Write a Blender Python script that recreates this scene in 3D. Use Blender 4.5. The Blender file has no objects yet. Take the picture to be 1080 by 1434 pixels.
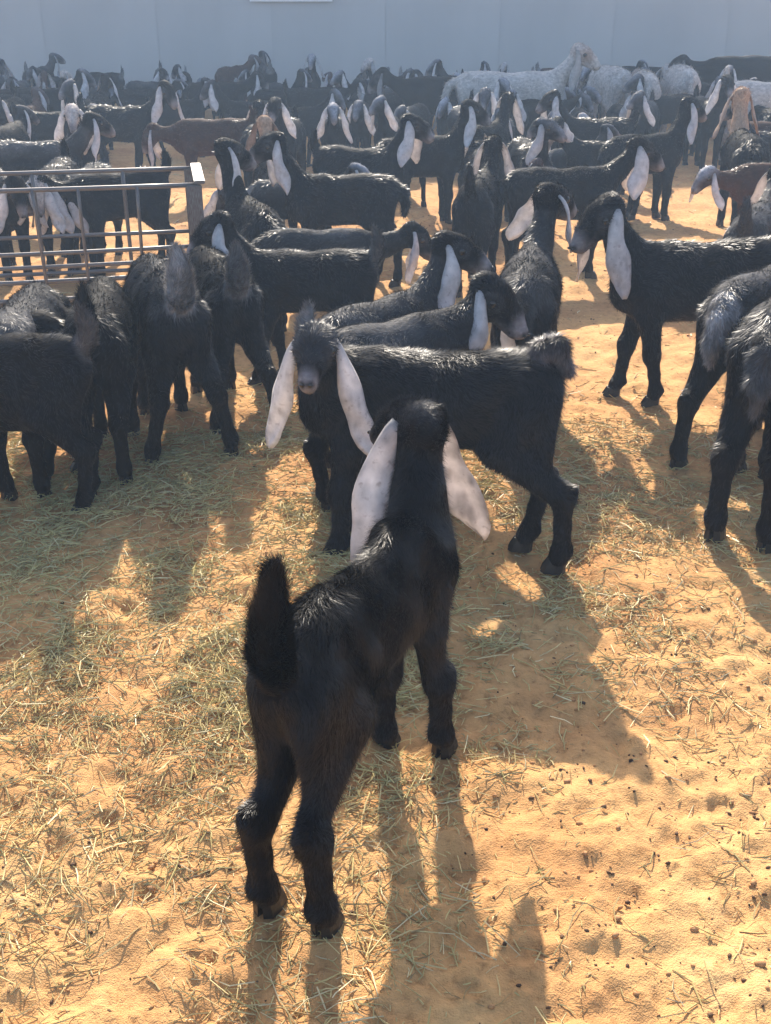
import bpy, math, random
import numpy as np
from mathutils import Vector, Matrix, Euler

random.seed(7)
RNG = np.random.default_rng(7)
sc = bpy.context.scene
COL = sc.collection
R = math.radians

# ------------------------------------------------------------------ camera
CAM_H = 1.20
PITCH = R(26.05)
cam_d = bpy.data.cameras.new('camera')
cam = bpy.data.objects.new('camera', cam_d)
COL.objects.link(cam)
cam.location = (0, 0, CAM_H)
cam.rotation_euler = (math.pi / 2 - PITCH, 0, 0)
cam_d.sensor_fit = 'VERTICAL'
cam_d.angle = R(50)
cam_d.clip_start = 0.02
cam_d.clip_end = 500
sc.camera = cam

# ------------------------------------------------------------------ sky, sun
SUN_EL, SUN_AZ = R(35), R(4.6)          # azimuth measured from +Y towards -X
w = bpy.data.worlds.new('World')
sc.world = w
w.use_nodes = True
nt = w.node_tree
bg = nt.nodes['Background']
sky = nt.nodes.new('ShaderNodeTexSky')
sky.sky_type = 'NISHITA'
sky.sun_disc = False
sky.sun_elevation = SUN_EL
sky.sun_rotation = -SUN_AZ
sky.dust_density = 2.0
nt.links.new(sky.outputs[0], bg.inputs[0])
bg.inputs[1].default_value = 0.15
sun_d = bpy.data.lights.new('sun', 'SUN')
sun_d.energy = 5.0
sun_d.angle = R(0.6)
sun_d.color = (1.0, 0.90, 0.76)
sun = bpy.data.objects.new('sun', sun_d)
COL.objects.link(sun)
S = Vector((-math.sin(SUN_AZ) * math.cos(SUN_EL), math.cos(SUN_AZ) * math.cos(SUN_EL), math.sin(SUN_EL)))
sun.rotation_euler = (-S).to_track_quat('-Z', 'Y').to_euler()
sun.location = S * 20
vs = sc.view_settings
vs.view_transform = 'Standard'
vs.look = 'None'
vs.exposure = 1.12
vs.gamma = 1.0
vs.use_curve_mapping = False
sc.cycles.volume_step_rate = 4.0
sc.cycles.volume_bounces = 1
sc.cycles.max_bounces = 6

# ------------------------------------------------------------------ helpers
F = 717 / math.tan(R(25))


def at(px, py, z=0.0):
    """point of height z on the sight line through a spot of the photograph"""
    r, u = (px - 540) / F, -(py - 717) / F
    d = (r, math.cos(PITCH) + u * math.sin(PITCH), -math.sin(PITCH) + u * math.cos(PITCH))
    t = (z - CAM_H) / d[2]
    return Vector((d[0] * t, d[1] * t, z))


def tag(o, label=None, cat=None, group=None, kind=None):
    if label: o['label'] = label
    if cat: o['category'] = cat
    if group: o['group'] = group
    if kind: o['kind'] = kind
    return o


def link(name, me, parent=None, mat=None, loc=None):
    o = bpy.data.objects.new(name, me)
    COL.objects.link(o)
    if parent: o.parent = parent
    if mat and me and not me.materials: me.materials.append(mat)
    if loc is not None: o.location = loc
    return o


def fast_mesh(name, V, loops, sizes, smooth=True):
    """V (n,3), loops flat index array, sizes = vertices per polygon (int)"""
    me = bpy.data.meshes.new(name)
    V = np.ascontiguousarray(V, dtype=np.float32)
    loops = np.ascontiguousarray(loops, dtype=np.int32).ravel()
    n = len(loops) // sizes
    me.vertices.add(len(V))
    me.vertices.foreach_set('co', V.ravel())
    me.loops.add(len(loops))
    me.loops.foreach_set('vertex_index', loops)
    me.polygons.add(n)
    me.polygons.foreach_set('loop_start', np.arange(n, dtype=np.int32) * sizes)
    me.polygons.foreach_set('use_smooth', np.full(n, smooth))
    me.update(calc_edges=True)
    return me


def set_col(me, C, name='coat'):
    a = me.color_attributes.new(name, 'FLOAT_COLOR', 'POINT')
    C4 = np.ones((len(me.vertices), 4), dtype=np.float32)
    C4[:, :3] = C
    a.data.foreach_set('color', C4.ravel())


def nrm(a):
    return a / np.maximum(np.linalg.norm(a, axis=-1, keepdims=True), 1e-9)


_LAT = np.random.default_rng(3).random((256, 256)).astype(np.float32)


def vnoise(x, y, seed=0):
    x = np.asarray(x) + seed * 17.3
    y = np.asarray(y) + seed * 9.1
    xi, yi = np.floor(x).astype(int), np.floor(y).astype(int)
    fx, fy = x - xi, y - yi
    fx, fy = fx * fx * (3 - 2 * fx), fy * fy * (3 - 2 * fy)
    g = lambda a, b: _LAT[a & 255, b & 255]
    return (g(xi, yi) * (1 - fx) + g(xi + 1, yi) * fx) * (1 - fy) + (g(xi, yi + 1) * (1 - fx) + g(xi + 1, yi + 1) * fx) * fy


# ------------------------------------------------------------------ materials
def new_mat(name):
    m = bpy.data.materials.new(name)
    m.use_nodes = True
    return m, m.node_tree, m.node_tree.nodes['Principled BSDF']


def N(t, kind, **kw):
    n = t.nodes.new(kind)
    for k, v in kw.items():
        if k in n.inputs: n.inputs[k].default_value = v
        else: setattr(n, k, v)
    return n


def ramp(t, fac, stops):
    r = t.nodes.new('ShaderNodeValToRGB')
    el = r.color_ramp.elements
    while len(el) < len(stops): el.new(0.5)
    for e, (p, c) in zip(el, stops):
        e.position = p
        e.color = (*c, 1) if len(c) == 3 else c
    t.links.new(fac, r.inputs[0])
    return r


def attr_mat(name, rough, spec, noise_scale=60, noise_amt=0.35, sheen=0.0, trans=0.0, bump=0.0, stretch=(1, 1, 1)):
    m, t, b = new_mat(name)
    a = N(t, 'ShaderNodeAttribute', attribute_name='coat')
    tc = N(t, 'ShaderNodeTexCoord')
    mp = N(t, 'ShaderNodeMapping')
    mp.inputs['Scale'].default_value = stretch
    t.links.new(tc.outputs['Object'], mp.inputs[0])
    n = N(t, 'ShaderNodeTexNoise', Scale=noise_scale, Detail=4.0)
    t.links.new(mp.outputs[0], n.inputs['Vector'])
    rr = ramp(t, n.outputs[0], [(0.3, (1 - noise_amt,) * 3), (0.7, (1 + noise_amt,) * 3)])
    mx = N(t, 'ShaderNodeMix', data_type='RGBA', blend_type='MULTIPLY')
    mx.inputs[0].default_value = 1
    t.links.new(a.outputs['Color'], mx.inputs[6])
    t.links.new(rr.outputs[0], mx.inputs[7])
    t.links.new(mx.outputs[2], b.inputs['Base Color'])
    b.inputs['Roughness'].default_value = rough
    b.inputs['Specular IOR Level'].default_value = spec
    b.inputs['Sheen Weight'].default_value = sheen
    b.inputs['Sheen Roughness'].default_value = 0.4
    if bump:
        bp = N(t, 'ShaderNodeBump', Strength=bump, Distance=0.004)
        t.links.new(n.outputs[0], bp.inputs['Height'])
        t.links.new(bp.outputs[0], b.inputs['Normal'])
    if trans:
        tr = N(t, 'ShaderNodeBsdfTranslucent')
        t.links.new(mx.outputs[2], tr.inputs[0])
        ms = N(t, 'ShaderNodeMixShader')
        ms.inputs[0].default_value = trans
        t.links.new(b.outputs[0], ms.inputs[1])
        t.links.new(tr.outputs[0], ms.inputs[2])
        t.links.new(ms.outputs[0], t.nodes['Material Output'].inputs[0])
    return m


M = {}
M['coat'] = attr_mat('goat_coat', 0.7, 0.04, 90, 0.2, bump=0.6, stretch=(0.5, 1, 1))
M['fur'] = attr_mat('goat_fur', 0.40, 0.27, 25, 0.45)
M['ear'] = attr_mat('goat_ear', 0.6, 0.3, 45, 0.16, trans=0.35, bump=0.3)
M['hoof'] = attr_mat('goat_hoof', 0.5, 0.4, 80, 0.4, bump=0.3)
M['straw'] = attr_mat('straw', 0.5, 0.4, 30, 0.2, trans=0.15)
M['pellet'] = attr_mat('dung', 0.75, 0.3, 200, 0.4)

def speckle(m, scale, lo, hi, dark):
    t = m.node_tree
    b = t.nodes['Principled BSDF']
    src = b.inputs['Base Color'].links[0].from_socket
    tc = N(t, 'ShaderNodeTexCoord')
    n = N(t, 'ShaderNodeTexNoise', Scale=scale, Detail=3.0)
    t.links.new(tc.outputs['Object'], n.inputs['Vector'])
    r = ramp(t, n.outputs[0], [(lo, (1, 1, 1)), (hi, dark)])
    mx = N(t, 'ShaderNodeMix', data_type='RGBA', blend_type='MULTIPLY'); mx.inputs[0].default_value = 1
    t.links.new(src, mx.inputs[6]); t.links.new(r.outputs[0], mx.inputs[7])
    t.links.new(mx.outputs[2], b.inputs['Base Color'])


speckle(M['ear'], 85, .60, .74, (.55, .50, .50))
m, t, b = new_mat('goat_eye'); M['eye'] = m
b.inputs['Base Color'].default_value = (0.02, 0.012, 0.006, 1); b.inputs['Roughness'].default_value = 0.08

m, t, b = new_mat('sand'); M['sand'] = m
tc = N(t, 'ShaderNodeTexCoord')
n1 = N(t, 'ShaderNodeTexNoise', Scale=3.0, Detail=6.0, Roughness=0.6)
n2 = N(t, 'ShaderNodeTexNoise', Scale=45.0, Detail=5.0, Roughness=0.7)
n3 = N(t, 'ShaderNodeTexNoise', Scale=400.0, Detail=2.0)
for n in (n1, n2, n3): t.links.new(tc.outputs['Object'], n.inputs['Vector'])
r1 = ramp(t, n1.outputs[0], [(0.3, (0.42, 0.21, 0.085)), (0.55, (0.56, 0.315, 0.13)), (0.75, (0.64, 0.405, 0.185))])
r2 = ramp(t, n2.outputs[0], [(0.28, (0.45, 0.40, 0.36)), (0.45, (0.95, 0.93, 0.9)), (0.7, (1.15, 1.13, 1.1))])
mx = N(t, 'ShaderNodeMix', data_type='RGBA', blend_type='MULTIPLY'); mx.inputs[0].default_value = 0.9
t.links.new(r1.outputs[0], mx.inputs[6]); t.links.new(r2.outputs[0], mx.inputs[7])
t.links.new(mx.outputs[2], b.inputs['Base Color'])
b.inputs['Roughness'].default_value = 0.95
b.inputs['Specular IOR Level'].default_value = 0.15
ad = N(t, 'ShaderNodeMath', operation='MULTIPLY_ADD'); ad.inputs[1].default_value = 0.35
t.links.new(n3.outputs[0], ad.inputs[0]); t.links.new(n2.outputs[0], ad.inputs[2])
bp = N(t, 'ShaderNodeBump', Strength=0.8, Distance=0.008)
t.links.new(ad.outputs[0], bp.inputs['Height']); t.links.new(bp.outputs[0], b.inputs['Normal'])

m, t, b = new_mat('painted_steel'); M['steel'] = m
n = N(t, 'ShaderNodeTexNoise', Scale=25.0, Detail=5.0)
r_ = ramp(t, n.outputs[0], [(0.33, (0.075, 0.042, 0.03)), (0.48, (0.12, 0.11, 0.105)), (0.7, (0.20, 0.195, 0.195))])
t.links.new(r_.outputs[0], b.inputs['Base Color'])
b.inputs['Roughness'].default_value = 0.38; b.inputs['Metallic'].default_value = 0.35

m, t, b = new_mat('wall_sheet'); M['wall'] = m
n = N(t, 'ShaderNodeTexNoise', Scale=1.2, Detail=6.0)
r_ = ramp(t, n.outputs[0], [(0.3, (0.37, 0.37, 0.37)), (0.7, (0.46, 0.455, 0.45))])
t.links.new(r_.outputs[0], b.inputs['Base Color'])
b.inputs['Roughness'].default_value = 0.6
m, t, b = new_mat('white_strip'); M['pale_strip'] = m
b.inputs['Base Color'].default_value = (0.8, 0.8, 0.8, 1)

# ------------------------------------------------------------------ ground
def straw_amount(x, y):
    """how thickly hay lies (0..1); hay band in front of the feeder, thin elsewhere"""
    a = np.exp(-((y - 2.0) / 0.46) ** 2) * np.clip(1.25 - (x + 0.35) * 1.1, 0.25, 1.0)
    a = np.maximum(a, 0.75 * np.exp(-((y - 2.6) / 0.6) ** 2) * np.clip(0.7 - x * 0.5, 0.15, 1))
    a *= 0.45 + 1.1 * vnoise(x * 2.3, y * 2.3, 4)
    return np.clip(a, 0, 1)


def ground_h(x, y):
    h = 0.016 * (vnoise(x * 5, y * 5, 1) - 0.5) + 0.017 * (vnoise(x * 13, y * 13, 2) - 0.5)
    h += 0.013 * (vnoise(x * 31, y * 31, 5) - 0.5) + 0.004 * (vnoise(x * 70, y * 70, 6) - 0.5) + 0.05 * (vnoise(x * 0.9, y * 0.9, 3) - 0.5)
    near = np.exp(-((np.asarray(y) - 1.2) / 3.5) ** 2)
    d = np.abs(vnoise(x * 17, y * 17, 8) - 0.5) * 2            # trampled ridges
    h = h - 0.012 * near * np.clip(0.35 - d, 0, 1)
    return h + 0.025 * straw_amount(x, y)


PRINTS = []
_pr = np.random.default_rng(21)
for i in range(360):
    yy = 0.55 + 3.2 * _pr.random() ** 1.3
    xx = (_pr.random() - 0.5) * (1.0 + 0.9 * yy)
    PRINTS.append((xx, yy, 0.018 + 0.022 * _pr.random(), 0.003 + 0.006 * _pr.random(), _pr.random() * 3.14))


def build_ground():
    rows = np.concatenate([np.linspace(-60, 0.4, 8)[:-1], 0.4 * (6.5 / 0.4) ** (np.linspace(0, 1, 430)), np.linspace(6.6, 14, 90), np.linspace(15, 90, 8)])
    cols = np.sinh(np.linspace(-1, 1, 420) * 4.6) / np.sinh(4.6)
    ny, nx = len(rows), len(cols)
    Y = np.repeat(rows[:, None], nx, 1)
    # columns fan out with distance inside, fixed extent at the rim
    spread = np.clip(rows, 0.8, 14)[:, None]
    u = np.linspace(-1, 1, nx)[None]
    X = u * (0.62 * spread + 0.35)
    e = np.clip((np.abs(u) - 0.95) / 0.05, 0, 1) ** 2
    X = X + np.sign(u) * e * 70
    Z = ground_h(X, Y)
    for (px, py, r, d, a) in PRINTS:
        m = (np.abs(X - px) < 0.12) & (np.abs(Y - py) < 0.12)
        dx, dy = X[m] - px, Y[m] - py
        q = np.sqrt((dx * math.cos(a) + dy * math.sin(a)) ** 2 + (1.4 * (dy * math.cos(a) - dx * math.sin(a))) ** 2) / r * (0.55 + 0.9 * vnoise(X[m] * 45, Y[m] * 45, 7))
        Z[m] += -d * np.exp(-q ** 2.2) + 0.5 * d * np.exp(-((q - 1.45) / 0.4) ** 2)
    V = np.stack([X, Y, Z], -1).reshape(-1, 3)
    i = np.arange(ny * nx).reshape(ny, nx)
    Fq = np.stack([i[:-1, :-1], i[:-1, 1:], i[1:, 1:], i[1:, :-1]], -1).reshape(-1)
    me = fast_mesh('ground', V, Fq, 4)
    tag(link('ground', me, mat=M['sand']), 'trampled orange sand ground of the goat pen', kind='structure')


build_ground()

# ------------------------------------------------------------------ straw, dung
def blades(P, D, U, L, Wd, bend, C, name, mat):
    """bent stalks: 3 stations, triangular section -> 4 quads*... kept cheap: crossed ribbon of two quads per segment"""
    n = len(P)
    D = nrm(D); Sx = nrm(np.cross(D, U)); Uq = nrm(np.cross(Sx, D))
    st = []
    for k, (t_, wv) in enumerate(((0, 1.0), (0.5, 1.0), (1, 0.6))):
        c = P + D * (L[:, None] * (t_ - 0.5)) + bend * (L * (0.25 - (t_ - 0.5) ** 2))[:, None]
        hw = (Wd * wv * 0.5)[:, None]
        st += [c - Sx * hw, c + Sx * hw, c + Uq * hw * 1.3]
    V = np.stack(st, 1).reshape(-1, 3)
    base = (np.arange(n) * 9)[:, None]
    f = []
    for s_ in (0, 3):
        for a, b_ in ((0, 1), (1, 2), (2, 0)):
            f.append([s_ + a, s_ + b_, s_ + 3 + b_, s_ + 3 + a])
    f = np.array(f).reshape(-1)
    me = fast_mesh(name, V, (base + f[None]).reshape(-1), 4, False)
    set_col(me, np.repeat(C, 9, 0))
    return me


def scatter_straw():
    rg = np.random.default_rng(11)
    n = 360000
    y = 0.62 + 7.5 * rg.random(n) ** 2.0
    x = (rg.random(n) - 0.5) * (1.15 + 0.95 * y)
    a = straw_amount(x, y)
    p = 0.032 + 0.95 * a ** 1.2 + 0.05 * (vnoise(x * 3, y * 3, 12) > 0.62)
    p *= np.where(y > 3.6, 0.45, 1) * (0.35 + 1.3 * vnoise(x * 1.7, y * 1.7, 44)) * np.where((x > 0.05) & (y < 1.7), 0.7, 1) * (0.4 + 1.5 * (vnoise(x * 7, y * 7, 51) > 0.5))
    k = rg.random(n) < p
    x, y, a = x[k], y[k], a[k]
    n = len(x)
    ang = rg.random(n) * 2 * np.pi
    D = np.stack([np.cos(ang), np.sin(ang), rg.normal(0, 0.10, n) + 0.05], -1)
    L = 0.008 + 0.075 * rg.random(n) ** 2.8
    Wd = (0.0010 + 0.0014 * rg.random(n)) * np.clip(0.8 + 0.22 * y, 1, 2.4)
    P = np.stack([x, y, ground_h(x, y) + 0.002 + 0.016 * a * rg.random(n)], -1)
    bend = np.stack([rg.normal(0, 0.35, n), rg.normal(0, 0.35, n), rg.normal(0.05, 0.12, n)], -1)
    base = np.array([[0.68, 0.52, 0.23], [0.58, 0.45, 0.19], [0.52, 0.42, 0.17], [0.76, 0.63, 0.36], [0.34, 0.22, 0.09]])
    C = base[rg.choice(5, n, p=[0.33, 0.25, 0.2, 0.12, 0.10])] * (0.75 + 0.4 * rg.random((n, 1)))
    # greener hay in the thick band
    C = C * (1 - 0.35 * a[:, None]) + np.array([0.46, 0.45, 0.18]) * 0.35 * a[:, None]
    U = np.tile([0.0, 0.0, 1.0], (n, 1)) + rg.normal(0, 0.3, (n, 3))
    me = blades(P, D, U, L, Wd, bend, C, 'straw', M['straw'])
    tag(link('straw', me, mat=M['straw']), 'loose straw and hay strewn over the sand', 'straw', kind='stuff')


def scatter_pellets():
    rg = np.random.default_rng(5)
    n = 15000
    y = 0.62 + 5.5 * rg.random(n) ** 1.7
    x = (rg.random(n) - 0.5) * (1.1 + 0.95 * y)
    k = rg.random(n) < 0.10 + 0.75 * np.clip(vnoise(x * 2.2, y * 2.2, 31) - 0.42, 0, 1) * 2
    x, y = x[k], y[k]
    n = len(x)
    ico = np.array([[0, 0, 1], [.9, 0, .45], [.28, .85, .45], [-.72, .53, .45], [-.72, -.53, .45], [.28, -.85, .45], [.72, .53, -.45], [-.28, .85, -.45], [-.9, 0, -.45], [-.28, -.85, -.45], [.72, -.53, -.45], [0, 0, -1]])
    fc = np.array([[0, 1, 2], [0, 2, 3], [0, 3, 4], [0, 4, 5], [0, 5, 1], [1, 6, 2], [2, 7, 3], [3, 8, 4], [4, 9, 5], [5, 10, 1], [6, 7, 2], [7, 8, 3], [8, 9, 4], [9, 10, 5], [10, 6, 1], [11, 7, 6], [11, 8, 7], [11, 9, 8], [11, 10, 9], [11, 6, 10]])
    cls = rg.choice(3, n, p=[.10, .40, .5])
    r = (0.0012 + 0.0030 * rg.random(n) ** 2.5) * np.where(cls == 2, 0.7 + 0.9 * rg.random(n), 0.9)
    an = rg.random(n) * 6.28
    Rm = np.zeros((n, 3, 3)); Rm[:, 0, 0] = np.cos(an); Rm[:, 0, 1] = -np.sin(an); Rm[:, 1, 0] = np.sin(an); Rm[:, 1, 1] = np.cos(an); Rm[:, 2, 2] = 1
    sh = (ico[None] * (0.75 + 0.5 * rg.random((n, 12, 1)))) * np.stack([r * 1.5, r, r * 0.85], -1)[:, None]
    V = np.einsum('nij,nkj->nki', Rm, sh) + np.stack([x, y, ground_h(x, y) + r * 0.15], -1)[:, None]
    Fq = (np.arange(n)[:, None, None] * 12 + fc[None]).reshape(-1)
    me = fast_mesh('dung_pellets', V.reshape(-1, 3), Fq, 3)
    c = np.array([[0.05, 0.026, 0.013], [0.10, 0.05, 0.022], [0.42, 0.21, 0.085]])[cls]
    set_col(me, np.repeat(c, 12, 0))
    tag(link('dung_pellets', me, mat=M['pellet']), 'small dark droppings and crumbs scattered over the sand', 'droppings', kind='stuff')


scatter_straw()
scatter_pellets()

# ------------------------------------------------------------------ boxes, bars
def box_mesh(name, sx, sy, sz, bev=0.0):
    import bmesh
    bm = bmesh.new()
    bmesh.ops.create_cube(bm, size=1)
    for v in bm.verts: v.co = Vector((v.co.x * sx, v.co.y * sy, v.co.z * sz))
    if bev: bmesh.ops.bevel(bm, geom=bm.edges[:], offset=bev, segments=2, affect='EDGES')
    me = bpy.data.meshes.new(name)
    bm.to_mesh(me); bm.free()
    return me


def bar(name, p0, p1, r, parent, mat, seg=10, sag=0.0):
    p0, p1 = np.array(p0, float), np.array(p1, float)
    d = nrm(p1 - p0)
    a = nrm(np.cross(d, [0.3, 0.2, 1.0] if abs(d[2]) < 0.9 else [1.0, 0.1, 0])); b_ = np.cross(d, a)
    V = []
    NS = 7
    for i in range(NS):
        t_ = i / (NS - 1)
        c = p0 * (1 - t_) + p1 * t_ + np.array([0, 0, -sag * 4 * t_ * (1 - t_)])
        for k in range(seg):
            q = 2 * math.pi * k / seg
            V.append(c + r * (a * math.cos(q) + b_ * math.sin(q)))
    f = []
    for i in range(NS - 1):
        for k in range(seg):
            f += [i * seg + k, i * seg + (k + 1) % seg, (i + 1) * seg + (k + 1) % seg, (i + 1) * seg + k]
    me = fast_mesh(name, np.array(V), f, 4)
    import bmesh
    bm = bmesh.new(); bm.from_mesh(me)
    bmesh.ops.holes_fill(bm, edges=[e for e in bm.edges if e.is_boundary], sides=0)
    bm.to_mesh(me); bm.free()
    return link(name, me, parent, mat)


# ------------------------------------------------------------------ back wall (sheet panels on posts)
def build_wall():
    import bmesh
    W0 = 12.6
    rt = link('perimeter_wall', None, loc=(0, W0, 0))
    tag(rt, 'tall plain grey sheet wall closing the pen behind the herd', 'wall')
    tall = {}
    for key, H in (('tall', 3.9), ('low', 2.5)):
        n = 60
        xs = np.linspace(-0.5985, 0.5985, n)
        ys = 0.0 * xs
        V = []; f = []
        for i in range(n):
            V += [(xs[i], ys[i], 0), (xs[i], ys[i], H), (xs[i], ys[i] + 0.004, 0), (xs[i], ys[i] + 0.004, H)]
        for i in range(n - 1):
            a, c = 4 * i, 4 * i + 4
            f += [a, c, c + 1, a + 1, a + 2, a + 3, c + 3, c + 2, a + 1, c + 1, c + 3, a + 3]
        tall[key] = fast_mesh('panel', np.array(V), f, 4, False)
        tall[key].materials.append(M['wall'])
    post = {'tall': box_mesh('post', 0.06, 0.06, 4.0, 0.004), 'low': box_mesh('post', 0.06, 0.06, 2.6, 0.004)}
    for p in post.values(): p.materials.append(M['wall'])
    for i in range(-13, 13):
        key = 'tall' if i < 2 else 'low'
        o = link('panel', tall[key], rt, loc=(i * 1.2 + 0.6, 0, -0.05))
        if i % 2 == 0:
            link('post', post[key], rt, loc=(i * 1.2, 0.075, 2.0 if key == 'tall' else 1.3))
    for x0, x1, h_ in ((-15.6, 2.4, 3.85), (2.4, 15.6, 2.45)):
        link('seam_light_block', box_mesh('seam_light_block', x1 - x0, .02, h_), rt, M['wall'], loc=((x0 + x1) / 2, .03, h_ / 2 - .05))  # unseen sheet added to keep sun from leaking through panel seams
    link('pale_strip', box_mesh('pale_strip', 0.86, 0.02, 0.14, 0.003), rt, M['pale_strip'], loc=(-0.98, -0.03, 1.025))  # plain pale strip fixed across the wall


build_wall()

# ------------------------------------------------------------------ steel hay feeder on the left
def build_feeder():
    A = at(272, 259, 0.5); B = at(-260, 276, 0.5)
    ax = (B - A); Ln = ax.length
    rt = link('hay_feeder', None, loc=(A.x, A.y, 0))
    rt.rotation_euler = (0, 0, math.atan2(ax.y, ax.x))
    tag(rt, 'rusty steel bar hay feeder rack standing among the kids', 'feeder')
    D = -0.40        # local y of the far side: feeder's x axis runs to the left of the picture
    for y in (0, D):
        bar('top_rail', (-0.01, y, 0.5), (Ln, y, 0.5), 0.0085, rt, M['steel'])
    link('end_plate', box_mesh('end_plate', 0.04, 0.44, 0.012, 0.002), rt, M['steel'], loc=(-0.02, D / 2, 0.512))
    for y in (0, D):
        o = link('corner_post', box_mesh('corner_post', 0.055, 0.035, 0.55, 0.003), rt, M['steel'], loc=(0.0, y, 0.225))
    for z, r in ((0.275, .008), (0.225, .008), (0.17, 0.009), (0.10, .010)):
        bar('side_rail', (0.0, 0.0, z), (Ln, 0.0, z), r, rt, M['steel'], sag=0.006)
    for z in (0.25, 0.10):
        bar('side_rail', (0.0, D, z), (Ln, D, z), 0.008, rt, M['steel'])
        bar('end_rail', (0.0, 0, z + 0.02), (0.0, D, z + 0.02), 0.008, rt, M['steel'])
    x = 0.22
    k = 0
    while x < Ln:
        bar('upright_bar', (x, 0.004, -0.02), (x + 0.012 * (k % 3 - 1), 0.004, 0.5), 0.0065, rt, M['steel'])
        if k % 2 == 0:
            bar('upright_bar', (x + 0.05, D, -0.02), (x + 0.05, D, 0.5), 0.008, rt, M['steel'])
        x += 0.15 if k % 2 else 0.20
        k += 1


build_feeder()

# ------------------------------------------------------------------ goats: one signed-distance body per animal
def seg_d(P, a, b, ra, rb, sy):
    """distance to a tapered capsule; sy<1 squeezes it sideways (local y)"""
    k = np.array([1, 1 / sy, 1], dtype=np.float32)
    a2, b2 = a * k, b * k
    ab = b2 - a2
    L2 = float(ab @ ab) + 1e-9
    q = P * k - a2
    t_ = np.clip((q @ ab) / L2, 0, 1)
    d = np.linalg.norm(q - t_[..., None] * ab, axis=-1) - (ra + (rb - ra) * t_)
    return d


def frame(yaw, pitch):
    f = np.array([math.cos(pitch) * math.cos(yaw), math.cos(pitch) * math.sin(yaw), math.sin(pitch)])
    l = np.array([-math.sin(yaw), math.cos(yaw), 0.0])
    return f, l, np.cross(f, l)


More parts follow.
